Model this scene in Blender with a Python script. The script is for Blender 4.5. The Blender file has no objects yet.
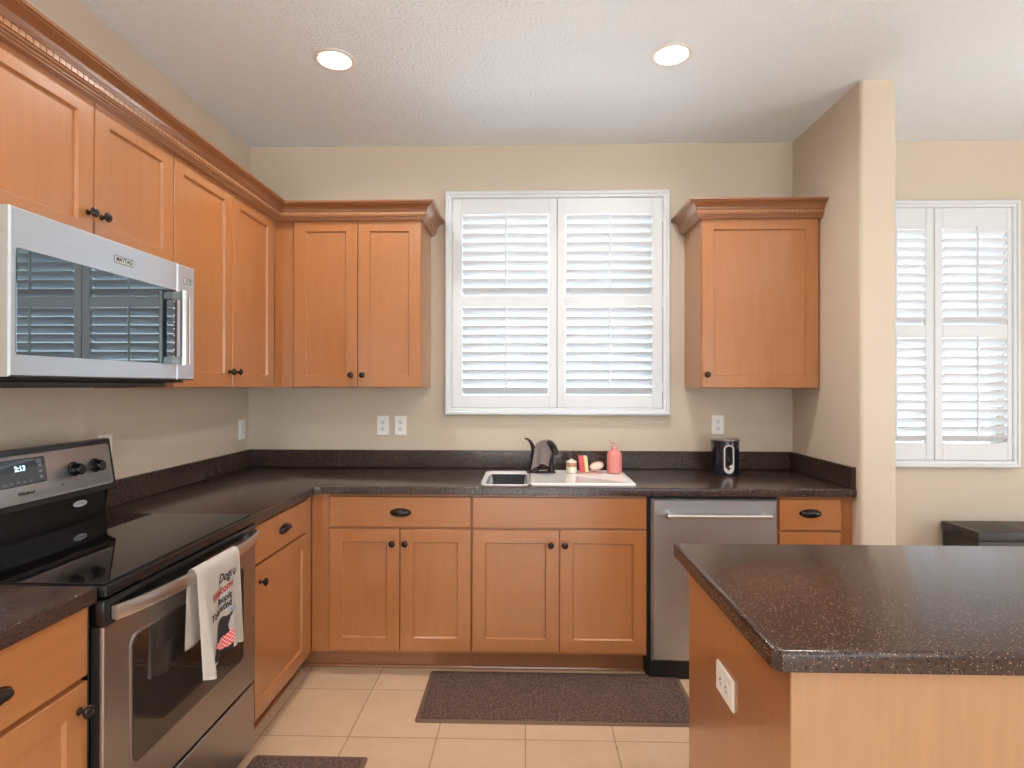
import bpy, bmesh, math, random
from mathutils import Vector
random.seed(7)
PI = math.pi
C = bpy.context.scene.collection
SC = bpy.context.scene

# ------------------------------------------------------------------ camera, world, light, exposure
XL, XS, CH = -1.656, 1.546, 2.816          # left wall, right stub wall, ceiling height
F_PX, YAW, PITCH, ROLL = 571.3, 0.0255, 0.0033, -0.0016
cam_d = bpy.data.cameras.new('camera'); cam = bpy.data.objects.new('camera', cam_d); C.objects.link(cam)
cam_d.sensor_width = 36; cam_d.lens = 36*F_PX/1024; cam_d.clip_start = 0.02
cam.location = (0, -3.364, 1.3953)
cam.rotation_mode = 'XYZ'; cam.rotation_euler = (PI/2+PITCH, ROLL, YAW)
SC.camera = cam
SC.view_settings.view_transform = 'Standard'; SC.view_settings.look = 'None'
SC.view_settings.gamma = 1; SC.view_settings.use_curve_mapping = False
SC.view_settings.exposure = 0.30
w = bpy.data.worlds.new('sky'); SC.world = w; w.use_nodes = True
wn = w.node_tree; bg = wn.nodes['Background']
tc = wn.nodes.new('ShaderNodeTexCoord'); sp = wn.nodes.new('ShaderNodeSeparateXYZ'); rp = wn.nodes.new('ShaderNodeValToRGB')
wn.links.new(tc.outputs['Generated'], sp.inputs[0]); wn.links.new(sp.outputs['Z'], rp.inputs[0]); wn.links.new(rp.outputs[0], bg.inputs[0])
rp.color_ramp.elements[0].color = (.26, .275, .29, 1); rp.color_ramp.elements[1].color = (.86, .93, 1, 1); rp.color_ramp.elements[1].position = .75
bg.inputs[1].default_value = 9.0
CAN_POWER, CAN_COL = 7.0, (1.0, .96, .90)
sl = bpy.data.lights.new('sun', 'SUN'); sl.energy = 9.0; sl.angle = math.radians(3); sl.color = (1, .97, .93)
so = bpy.data.objects.new('sun', sl); C.objects.link(so); so.location = (0, 5, 8); so.rotation_euler = (math.radians(-28), math.radians(8), 0)
def portal(name, loc, rot, sx, sy):
    l = bpy.data.lights.new(name, 'AREA'); l.shape = 'RECTANGLE'; l.size = sx; l.size_y = sy
    l.cycles.is_portal = True
    o = bpy.data.objects.new(name, l); o.location = loc; o.rotation_euler = rot; C.objects.link(o)
portal('sky_portal', (.17, .22, 1.88), (-PI/2, 0, 0), 1.3, 1.3)
portal('sky_portal', (2.32, .22, 1.7), (-PI/2, 0, 0), 1.1, 1.6)
portal('sky_portal', (1.0, -7.3, 1.3), (PI/2, 0, 0), 4.2, 2.4)
portal('sky_portal', (4.75, -3.4, 1.3), (0, PI/2, 0), 2.4, 2.6)

# ------------------------------------------------------------------ materials
def lin(c): return tuple(((x/255)/12.92 if x/255 <= .04045 else ((x/255+.055)/1.055)**2.4) for x in c)
class NT:
    def __init__(s, name):
        s.m = bpy.data.materials.new(name); s.m.use_nodes = True; s.t = s.m.node_tree
        s.b = s.t.nodes['Principled BSDF']
    def n(s, ty, **kw):
        nd = s.t.nodes.new(ty)
        for k, v in kw.items(): setattr(nd, k, v)
        return nd
    def l(s, a, b): s.t.links.new(a, b)
    def coord(s, scale=(1, 1, 1), kind='Object'):
        a = s.n('ShaderNodeTexCoord'); m = s.n('ShaderNodeMapping'); m.inputs['Scale'].default_value = scale
        s.l(a.outputs[kind], m.inputs[0]); return m.outputs[0]
    def noise(s, vec, scale, detail=2, rough=.5):
        k = s.n('ShaderNodeTexNoise'); k.inputs['Scale'].default_value = scale
        k.inputs['Detail'].default_value = detail; k.inputs['Roughness'].default_value = rough
        s.l(vec, k.inputs['Vector']); return k
    def ramp(s, fac, stops):
        r = s.n('ShaderNodeValToRGB'); e = r.color_ramp.elements
        while len(e) < len(stops): e.new(.5)
        for el, (p, c) in zip(e, stops): el.position = p; el.color = (*c, 1)
        s.l(fac, r.inputs[0]); return r.outputs[0]
    def bump(s, h, strength, dist=.002):
        b = s.n('ShaderNodeBump'); b.inputs['Strength'].default_value = strength; b.inputs['Distance'].default_value = dist
        s.l(h, b.inputs['Height']); s.l(b.outputs[0], s.b.inputs['Normal'])
def plain(name, rgb, rough=.5, metal=0, spec=.5, var=.04, scale=30, coat=0):
    k = NT(name); c = lin(rgb); v = k.coord()
    nz = k.noise(v, scale, 3)
    col = k.ramp(nz.outputs['Fac'], [(.3, tuple(x*(1-var) for x in c)), (.7, tuple(min(1, x*(1+var)) for x in c))])
    k.l(col, k.b.inputs['Base Color']); k.b.inputs['Roughness'].default_value = rough
    k.b.inputs['Metallic'].default_value = metal; k.b.inputs['Specular IOR Level'].default_value = spec
    k.b.inputs['Coat Weight'].default_value = coat; k.b.inputs['Coat Roughness'].default_value = .08
    return k.m
def wood(name, rgb, vertical=True, var=.06):
    k = NT(name); c = lin(rgb)
    v = k.coord((14, 14, 1.2) if vertical else (1.6, 1.6, 16))
    n1 = k.noise(v, 3.0, 6, .6); v2 = k.coord((1, 1, 1)); n2 = k.noise(v2, 2.2, 3)
    mx = k.n('ShaderNodeMath', operation='ADD'); mu = k.n('ShaderNodeMath', operation='MULTIPLY'); mu.inputs[1].default_value = .6
    k.l(n2.outputs['Fac'], mu.inputs[0]); k.l(n1.outputs['Fac'], mx.inputs[0]); k.l(mu.outputs[0], mx.inputs[1])
    col = k.ramp(mx.outputs[0], [(.55, (c[0]*(1-var), c[1]*(1-var*1.3), c[2]*(1-var*1.8))), (1.05, (min(1, c[0]*(1+var)), c[1]*(1+var), c[2]*(1+var)))])
    k.l(col, k.b.inputs['Base Color']); k.b.inputs['Roughness'].default_value = .34
    k.b.inputs['Coat Weight'].default_value = 1; k.b.inputs['Coat Roughness'].default_value = .17
    k.bump(n1.outputs['Fac'], .04, .001); return k.m
def steel(name, rgb, rough=.3, horiz=True):
    k = NT(name); v = k.coord((1, 1, 160) if horiz else (160, 160, 1)); n1 = k.noise(v, 3, 3)
    c = lin(rgb); k.l(k.ramp(n1.outputs['Fac'], [(.3, tuple(x*.94 for x in c)), (.7, c)]), k.b.inputs['Base Color'])
    k.b.inputs['Metallic'].default_value = 1; k.b.inputs['Roughness'].default_value = rough
    k.bump(n1.outputs['Fac'], .03, .0005); return k.m
def emis(name, rgb, s):
    k = NT(name); k.b.inputs['Base Color'].default_value = (*lin(rgb), 1)
    k.b.inputs['Emission Color'].default_value = (*lin(rgb), 1); k.b.inputs['Emission Strength'].default_value = s
    return k.m

M = {}
M['wood'] = wood('maple_wood', (171, 110, 62))
M['wood_h'] = wood('maple_wood_horizontal', (171, 110, 62), False)
M['wood_crown'] = wood('shaded_crown_wood', (146, 92, 56), False)  # darker maple copy; the shade under the crown is put into its colour
M['wood_dentil'] = wood('dentil_wood', (172, 118, 76))
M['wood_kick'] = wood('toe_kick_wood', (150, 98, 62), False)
M['wood_pale'] = wood('island_end_wood', (172, 130, 94))
def wallm(name, rgb):
    k = NT(name); v = k.coord(kind='Object'); n = k.noise(v, 90, 3); n2 = k.noise(v, 1.1, 2); c = lin(rgb)
    k.l(k.ramp(n2.outputs['Fac'], [(.3, tuple(x*.97 for x in c)), (.7, c)]), k.b.inputs['Base Color'])
    k.b.inputs['Roughness'].default_value = .75; k.bump(n.outputs['Fac'], .12, .003); return k.m
M['wall'] = wallm('tan_wall_paint', (211, 196, 177))
def ceil():
    k = NT('knockdown_ceiling'); v = k.coord(); n = k.noise(v, 70, 4, .55)
    r = k.ramp(n.outputs['Fac'], [(.42, (0, 0, 0)), (.58, (1, 1, 1))])
    k.b.inputs['Base Color'].default_value = (*lin((242, 248, 255)), 1); k.b.inputs['Roughness'].default_value = .8
    k.bump(r, .6, .004); return k.m
M['ceiling'] = ceil()
def counter():
    k = NT('speckled_brown_stone'); v = k.coord(); n = k.noise(v, 8, 3)
    base = k.ramp(n.outputs['Fac'], [(.3, lin((58, 43, 39))), (.7, lin((68, 50, 45)))])
    out = base
    for sc, th, rgb, w0 in ((340, .13, (160, 134, 120), .84), (220, .11, (196, 172, 154), .95), (220, .2, (34, 24, 23), .8)):
        vo = k.n('ShaderNodeTexVoronoi'); vo.inputs['Scale'].default_value = sc; k.l(v, vo.inputs['Vector'])
        a = k.n('ShaderNodeMath', operation='LESS_THAN'); a.inputs[1].default_value = th*2.6; k.l(vo.outputs['Distance'], a.inputs[0])
        se = k.n('ShaderNodeSeparateColor'); k.l(vo.outputs['Color'], se.inputs[0])
        b = k.n('ShaderNodeMath', operation='GREATER_THAN'); b.inputs[1].default_value = w0; k.l(se.outputs[0], b.inputs[0])
        m = k.n('ShaderNodeMath', operation='MULTIPLY'); k.l(a.outputs[0], m.inputs[0]); k.l(b.outputs[0], m.inputs[1])
        mx = k.n('ShaderNodeMixRGB'); k.l(m.outputs[0], mx.inputs[0]); k.l(out, mx.inputs[1]); mx.inputs[2].default_value = (*lin(rgb), 1)
        out = mx.outputs[0]
    k.l(out, k.b.inputs['Base Color']); k.b.inputs['Roughness'].default_value = .2
    k.b.inputs['Specular IOR Level'].default_value = .5; return k.m
M['counter'] = counter()
def tile():
    k = NT('beige_floor_tile'); a = k.n('ShaderNodeTexCoord'); mp = k.n('ShaderNodeMapping')
    T = .352; mp.inputs['Scale'].default_value = (1/T, 1/T, 1); mp.inputs['Location'].default_value = (.002/T, .754/T, 0)
    k.l(a.outputs['Object'], mp.inputs[0])
    br = k.n('ShaderNodeTexBrick'); br.offset = 0; br.squash = 1
    br.inputs['Scale'].default_value = 1; br.inputs['Brick Width'].default_value = 1; br.inputs['Row Height'].default_value = 1
    br.inputs['Mortar Size'].default_value = .008; br.inputs['Mortar Smooth'].default_value = .3; br.inputs['Bias'].default_value = 0
    br.inputs['Color1'].default_value = (*lin((212, 181, 151)), 1); br.inputs['Color2'].default_value = (*lin((206, 174, 144)), 1)
    br.inputs['Mortar'].default_value = (*lin((158, 130, 104)), 1); k.l(mp.outputs[0], br.inputs['Vector'])
    n = k.noise(k.coord(), 9, 6, .65); c = k.ramp(n.outputs['Fac'], [(.3, (.86, .84, .82)), (.7, (1, 1, 1))])
    mx = k.n('ShaderNodeMixRGB', blend_type='MULTIPLY'); mx.inputs[0].default_value = .8
    k.l(br.outputs['Color'], mx.inputs[1]); k.l(c, mx.inputs[2]); k.l(mx.outputs[0], k.b.inputs['Base Color'])
    k.b.inputs['Roughness'].default_value = .35
    iv = k.n('ShaderNodeMath', operation='SUBTRACT'); iv.inputs[0].default_value = 1; k.l(br.outputs['Fac'], iv.inputs[1]); k.bump(iv.outputs[0], .3, .002)
    return k.m
M['tile'] = tile()
def matm(name, rgb):
    k = NT(name); vo = k.n('ShaderNodeTexVoronoi'); vo.inputs['Scale'].default_value = 110; k.l(k.coord(), vo.inputs['Vector'])
    c = lin(rgb); k.l(k.ramp(vo.outputs['Distance'], [(.1, tuple(x*1.5 for x in c)), (.6, tuple(x*.6 for x in c))]), k.b.inputs['Base Color'])
    k.b.inputs['Roughness'].default_value = .95; k.bump(vo.outputs['Distance'], .5, .003); return k.m
M['mat'] = matm('brown_mat_pile', (104, 80, 72)); M['mat_edge'] = plain('mat_rubber_edge', (112, 86, 68), .7)
M['steel'] = steel('brushed_stainless', (196, 200, 206), .4)
M['steel_mw'] = steel('bright_stainless', (206, 214, 222), .36)
M['steel_dark'] = steel('warm_stainless', (172, 168, 168), .33)
M['steel_v'] = steel('handle_stainless', (208, 206, 204), .28, False)
M['black'] = plain('black_enamel', (15, 14, 16), .25)
M['black_matte'] = plain('black_plastic', (22, 21, 22), .5)
def gl(name, rgb, rough, ior=1.5, coat=0):
    k = NT(name); k.b.inputs['Base Color'].default_value = (*lin(rgb), 1); k.b.inputs['Roughness'].default_value = rough
    k.b.inputs['IOR'].default_value = ior; k.b.inputs['Coat Weight'].default_value = coat; k.b.inputs['Coat Roughness'].default_value = .01
    v = k.coord(); n = k.noise(v, 4, 2); k.bump(n.outputs['Fac'], .01, .002); return k.m
M['cooktop'] = gl('ceramic_cooktop_glass', (14, 13, 14), .035, 1.6)
M['mw_glass'] = gl('dark_mirror_glass', (104, 112, 116), .012, 1.5)
M['mw_glass'].node_tree.nodes['Principled BSDF'].inputs['Metallic'].default_value = 1
M['oven_glass'] = gl('oven_door_glass', (40, 32, 29), .04, 1.6)
M['disp_glass'] = gl('display_glass', (30, 32, 36), .05, 1.7)
M['bronze'] = plain('oil_rubbed_bronze', (52, 42, 40), .2, .6, var=.2, scale=60)
M['white'] = plain('white_shutter_paint', (222, 226, 231), .4, var=.01)
M['vinyl'] = plain('white_vinyl', (232, 234, 236), .4, var=.01)
M['plate'] = plain('outlet_plastic', (246, 243, 237), .35, var=.01)
M['porcelain'] = plain('sink_porcelain', (240, 238, 236), .12, var=.01)
M['grid'] = plain('dark_wire', (84, 84, 96), .4, .6)
M['rackdark'] = plain('dark_basin_mat', (58, 56, 64), .6)
M['faucet'] = plain('faucet_bronze', (58, 50, 52), .25, .75, var=.15)
M['greycloth'] = plain('grey_terry_cloth', (190, 178, 178), .95, var=.12, scale=180)
M['pink'] = plain('coral_pink_plastic', (224, 138, 132), .3)
M['pink2'] = plain('pale_pink_plastic', (222, 170, 166), .35)
M['red'] = plain('red_pink_foam', (218, 92, 100), .9, var=.1)
M['yellow'] = plain('pale_yellow_foam', (236, 214, 160), .9, var=.1)
M['cream'] = plain('cream_plastic', (236, 224, 206), .4)
M['corkwood'] = plain('light_wood', (192, 146, 104), .6, var=.1)
M['navy'] = plain('dark_navy_enamel', (22, 24, 36), .15, coat=.5)
M['chrome'] = plain('chrome', (205, 200, 195), .3, 1)
M['pale_metal'] = plain('pale_satin_metal', (205, 198, 194), .4, .2)
M['pale_fill'] = plain('white_powder', (214, 202, 190), .9)
M['cloth'] = plain('cream_cotton', (232, 224, 216), .95, var=.03, scale=300)
M['ink'] = plain('black_ink', (38, 36, 40), .9); M['ink_red'] = plain('red_ink', (178, 52, 56), .9)
M['ink_blue'] = plain('blue_ink', (120, 158, 196), .9)
def check():
    k = NT('red_check_print'); ch = k.n('ShaderNodeTexChecker'); ch.inputs['Scale'].default_value = 160; k.l(k.coord((0, 1, 1)), ch.inputs['Vector'])
    ch.inputs['Color1'].default_value = (*lin((206, 60, 66)), 1); ch.inputs['Color2'].default_value = (*lin((238, 178, 174)), 1)
    k.l(ch.outputs['Color'], k.b.inputs['Base Color']); k.b.inputs['Roughness'].default_value = .9; return k.m
M['check'] = check()
M['grey_mark'] = plain('grey_print', (120, 122, 128), .5)
M['pale_mark'] = plain('silver_print', (200, 202, 206), .4)
M['lens'] = emis('lamp_lens', (255, 246, 228), 9)
M['lcd'] = emis('clock_digits', (190, 225, 255), 1.6)
M['cone'] = plain('lamp_reflector_white', (240, 236, 230), .35, var=.01)
M['trunk'] = plain('black_laminate', (52, 47, 46), .4); M['trunk_line'] = plain('pale_edge_trim', (150, 136, 124), .4)
M['pale_ground'] = plain('bounce_ground', (222, 220, 214), .9, var=.08, scale=3)  # unseen outdoor ground, made pale to bounce daylight up onto the ceiling
M['grass'] = plain('grass_lawn', (126, 138, 104), .9, var=.2, scale=3)
M['stucco'] = plain('neighbour_stucco', (206, 198, 186), .9)
M['leaf'] = plain('hedge_leaves', (98, 112, 90), .8, var=.4, scale=9)
def glass():
    k = NT('window_glass'); t = k.t; t.nodes.remove(k.b)
    a = k.n('ShaderNodeBsdfTransparent'); g = k.n('ShaderNodeBsdfGlossy'); g.inputs['Roughness'].default_value = .01
    mx = k.n('ShaderNodeMixShader'); fr = k.n('ShaderNodeFresnel'); fr.inputs[0].default_value = 1.3
    a.inputs[0].default_value = (.96, .98, .98, 1)
    k.l(fr.outputs[0], mx.inputs[0]); k.l(a.outputs[0], mx.inputs[1]); k.l(g.outputs[0], mx.inputs[2])
    k.l(mx.outputs[0], t.nodes['Material Output'].inputs[0]); return k.m
M['glass'] = glass()

# ------------------------------------------------------------------ mesh helpers
def W(p): return Vector(p)
def box(bm, lo, hi, bev=0, seg=1, F=None):
    lo, hi = [min(a, b) for a, b in zip(lo, hi)], [max(a, b) for a, b in zip(lo, hi)]
    vs = [bm.verts.new((x, y, z)) for x in (lo[0], hi[0]) for y in (lo[1], hi[1]) for z in (lo[2], hi[2])]
    fs = [bm.faces.new([vs[i] for i in f]) for f in ((0, 1, 3, 2), (4, 6, 7, 5), (0, 4, 5, 1), (2, 3, 7, 6), (0, 2, 6, 4), (1, 5, 7, 3))]
    if bev:
        es = {e for f in fs for e in f.edges}
        r = bmesh.ops.bevel(bm, geom=list(es), offset=bev, segments=seg, affect='EDGES', profile=.5)
        vs = list({v for f in r['faces'] for v in f.verts} | {v for v in vs if v.is_valid})
    if F:
        for v in vs:
            if v.is_valid: v.co = Vector(F(*v.co))
def lathe(bm, prof, F, n=24, a0=0, a1=2*PI):
    """prof: (radius, h) ; F(x, y, h) -> world"""
    full = abs(a1-a0-2*PI) < 1e-6; cnt = n if full else n+1
    rings = []
    for r, h in prof:
        if r < 1e-6: rings.append([bm.verts.new(F(0, 0, h))]); continue
        rings.append([bm.verts.new(F(r*math.cos(a0+(a1-a0)*i/n), r*math.sin(a0+(a1-a0)*i/n), h)) for i in range(cnt)])
    for A, B in zip(rings, rings[1:]):
        m = n if full else n
        for i in range(m):
            j = (i+1) % cnt
            q = [A[i % len(A)], A[j % len(A)], B[j % len(B)], B[i % len(B)]]
            q2 = [];  [q2.append(v) for v in q if v not in q2]
            if len(q2) > 2:
                try: bm.faces.new(q2)
                except ValueError: pass
    for R in (rings[0], rings[-1]):
        if full and len(R) > 2:
            try: bm.faces.new(R)
            except ValueError: pass
def tube(bm, pts, rad, n=12, flat=None):
    """swept tube with per point radius; flat=(a,b) scale of the two cross axes"""
    pts = [Vector(p) for p in pts]; rings = []
    rr = rad if isinstance(rad, (list, tuple)) else [rad]*len(pts)
    up = Vector((0, 0, 1))
    for i, p in enumerate(pts):
        d = (pts[min(i+1, len(pts)-1)]-pts[max(i-1, 0)]).normalized()
        s = d.cross(up)
        if s.length < 1e-3: s = d.cross(Vector((0, 1, 0)))
        s.normalize(); t = s.cross(d).normalized()
        fa, fb = flat or (1, 1)
        rings.append([bm.verts.new(p+s*math.cos(2*PI*k/n)*rr[i]*fa+t*math.sin(2*PI*k/n)*rr[i]*fb) for k in range(n)])
    for A, B in zip(rings, rings[1:]):
        for k in range(n): bm.faces.new([A[k], A[(k+1) % n], B[(k+1) % n], B[k]])
    bm.faces.new(rings[0]); bm.faces.new(rings[-1])
def prism(bm, poly, h0, h1, F, bev_top=0):
    a = [bm.verts.new(F(x, y, h0)) for x, y in poly]; b = [bm.verts.new(F(x, y, h1)) for x, y in poly]
    n = len(poly)
    for i in range(n): bm.faces.new([a[i], a[(i+1) % n], b[(i+1) % n], b[i]])
    bm.faces.new(a); f = bm.faces.new(b)
    return a, b, f
def rings(bm, F, u0, u1, v0, v1, prof, close_back=True, r=0, seg=5):
    """nested rectangles (inset, w); last one capped"""
    prev = None; first = None
    for ins, wv in prof:
        a0, a1, b0, b1 = u0+ins, u1-ins, v0+ins, v1-ins
        if r:
            rr = max(r-ins, .0005); P = []
            for cx, cy, st in ((a1-rr, b1-rr, 0), (a0+rr, b1-rr, 90), (a0+rr, b0+rr, 180), (a1-rr, b0+rr, 270)):
                for k in range(seg+1):
                    an = math.radians(st+90*k/seg); P.append((cx+rr*math.cos(an), cy+rr*math.sin(an)))
        else: P = [(a0, b0), (a1, b0), (a1, b1), (a0, b1)]
        cur = [bm.verts.new(F(x, y, wv)) for x, y in P]; n = len(cur)
        if prev:
            for i in range(n): bm.faces.new([prev[i], prev[(i+1) % n], cur[(i+1) % n], cur[i]])
        else: first = cur
        prev = cur
    bm.faces.new(prev)
    if close_back: bm.faces.new(first)
XYZ = lambda x, y, z: (x, y, z)
def FB(y0): return lambda u, v, w: (u, y0-w, v)          # facing the room from the back wall
def FL(x0): return lambda u, v, w: (x0+w, u, v)          # facing right from the left wall
def UP(cx, cy): return lambda x, y, h: (cx+x, cy+y, h)

def base(o):
    p = Vector((0, 0, 0))
    while o is not None: p += o.location; o = o.parent
    return p
def obj(name, bm, mat, parent=None, smooth=False, label=None, origin=None, recalc=True):
    if recalc: bmesh.ops.recalc_face_normals(bm, faces=bm.faces)
    me = bpy.data.meshes.new(name); bm.to_mesh(me); bm.free()
    org = base(parent) if parent else Vector(origin or (0, 0, 0))
    for v in me.vertices: v.co -= org
    o = bpy.data.objects.new(name, me); C.objects.link(o)
    if parent: o.parent = parent
    else: o.location = org
    me.materials.append(M[mat] if isinstance(mat, str) else mat)
    if smooth:
        me.shade_smooth()
        if smooth != 'full': me.set_sharp_from_angle(angle=math.radians(38))
    if label: o['label'] = label
    return o
def thing(name, label, cat, loc, group=None):
    o = bpy.data.objects.new(name, None); o.empty_display_size = .05; C.objects.link(o); o.location = loc
    o['label'] = label; o['category'] = cat
    if group: o['group'] = group
    return o
def tag(o, label, cat, group=None):
    o['label'] = label; o['category'] = cat
    if group: o['group'] = group
    return o
def struct(name, bm, mat, parent=None, origin=None):
    o = obj(name, bm, mat, parent, origin=origin)
    o['kind'] = 'structure'; return o
def NB(): return bmesh.new()
def bx(name, lo, hi, mat, parent=None, bev=.0015, **k):
    b = NB(); box(b, lo, hi, bev, 1); return obj(name, b, mat, parent, **k)

# ------------------------------------------------------------------ the room
RX, RY = 4.6, -7.2
def wall_xz(name, x0, x1, y0, y1, holes, mat='wall'):
    b = NB(); xs = sorted({x0, x1, *[h[0] for h in holes], *[h[1] for h in holes]}); zs = sorted({0, CH, *[h[2] for h in holes], *[h[3] for h in holes]})
    grid_wall(b, xs, zs, holes, lambda u, v, t: (u, y0+(y1-y0)*t, v)); return struct(name, b, mat)
def grid_wall(b, us, vs, holes, F):
    def solid(i, j):
        if i < 0 or j < 0 or i >= len(us)-1 or j >= len(vs)-1: return False
        cu, cv = (us[i]+us[i+1])/2, (vs[j]+vs[j+1])/2
        return not any(h[0] < cu < h[1] and h[2] < cv < h[3] for h in holes)
    cache = {}
    def V(i, j, t):
        if (i, j, t) not in cache: cache[(i, j, t)] = b.verts.new(F(us[i], vs[j], t))
        return cache[(i, j, t)]
    for i in range(len(us)-1):
        for j in range(len(vs)-1):
            if not solid(i, j): continue
            for t in (0, 1): b.faces.new([V(i, j, t), V(i+1, j, t), V(i+1, j+1, t), V(i, j+1, t)])
            for di, dj, e in ((-1, 0, ((i, j), (i, j+1))), (1, 0, ((i+1, j), (i+1, j+1))), (0, -1, ((i, j), (i+1, j))), (0, 1, ((i, j+1), (i+1, j+1)))):
                if not solid(i+di, j+dj): b.faces.new([V(*e[0], 0), V(*e[1], 0), V(*e[1], 1), V(*e[0], 1)])
WIN1 = (-.435, .785, 1.27, 2.49); WIN2 = (1.875, 2.782, .97, 2.425)
wall_xz('wall_back', XL-.15, RX+.15, 0, .15, [WIN1, WIN2])
wall_xz('wall_front', XL-.15, RX+.15, RY-.15, RY, [(-1.0, 3.0, .05, 2.45)])  # opening behind the camera, unseen and added for daylight fill
b = NB(); box(b, (XL-.15, RY-.001, 0), (XL, -.001, CH)); struct('wall_left', b, 'wall')
b = NB(); grid_wall(b, [RY, -4.7, -2.1, 0], [0, .05, 2.45, CH], [(-4.7, -2.1, .05, 2.45)], lambda u, v, t: (RX+.15*t, u, v)); struct('wall_far_right', b, 'wall')  # unseen side opening, added to let in more daylight
b = NB(); box(b, (XS, -.68, 0), (XS+.166, -.0005, CH-.0005), 0)
es = [e for e in b.edges if abs((e.verts[0].co-e.verts[1].co).z) > 1 and e.verts[0].co.y < -.5]
bmesh.ops.bevel(b, geom=es, offset=.016, segments=4, affect='EDGES', profile=.5)
o = struct('wall_right', b, 'wall'); o.data.shade_smooth(); o.data.set_sharp_from_angle(angle=math.radians(38))
b = NB(); box(b, (XL-.15, RY-.15, -.1), (RX+.15, .15, 0)); struct('floor', b, 'tile')
b = NB(); box(b, (XL-.15, RY-.15, CH), (RX+.15, .15, CH+.1)); struct('ceiling', b, 'ceiling')
b = NB(); box(b, (XS+.167, -.014, 0), (RX, -.0005, .09), .003); struct('baseboard_back', b, 'vinyl')
b = NB(); box(b, (XS-.002, -.694, 0), (XS+.168, -.681, .09), .003); struct('baseboard_right', b, 'vinyl')
def sash(name, x0, x1, z0, z1, y, rail=None):
    b = NB(); F = FB(y+.03)
    for lo, hi in (((x0, z0), (x0+.04, z1)), ((x1-.04, z0), (x1, z1)), ((x0+.04, z0), (x1-.04, z0+.045)), ((x0+.04, z1-.045), (x1-.04, z1))):
        box(b, (lo[0], y, lo[1]), (hi[0], y+.05, hi[1]), .002)
    if rail: box(b, (x0+.04, y+.005, rail-.02), (x1-.04, y+.045, rail+.02), .002)
    o = struct(name, b, 'vinyl')
    g = NB(); box(g, (x0+.035, y+.022, z0+.04), (x1-.035, y+.026, z1-.04)); g = obj('glass_pane', g, 'glass', o)
    return o
sash('window_1', WIN1[0]+.001, WIN1[1]-.001, WIN1[2]+.001, WIN1[3]-.001, .085, 1.88)
sash('window_2', WIN2[0]+.001, WIN2[1]-.001, WIN2[2]+.001, WIN2[3]-.001, .085, 1.72)
for i, (a, c) in enumerate(((-1.0, 1.0), (1.0, 3.0))):  # unseen rear windows, added to give flat fill light
    sash('window_%d' % (3+i), a+.001, c-.001, .051, 2.449, RY-.11)
# outside
b = NB(); box(b, (-14, .16, -.25), (16, 14, -.15)); o = struct('ground', b, 'pale_ground')
b = NB(); box(b, (-14, -22, -.25), (16, RY-.16, -.15)); o = struct('ground', b, 'pale_ground')

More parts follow.
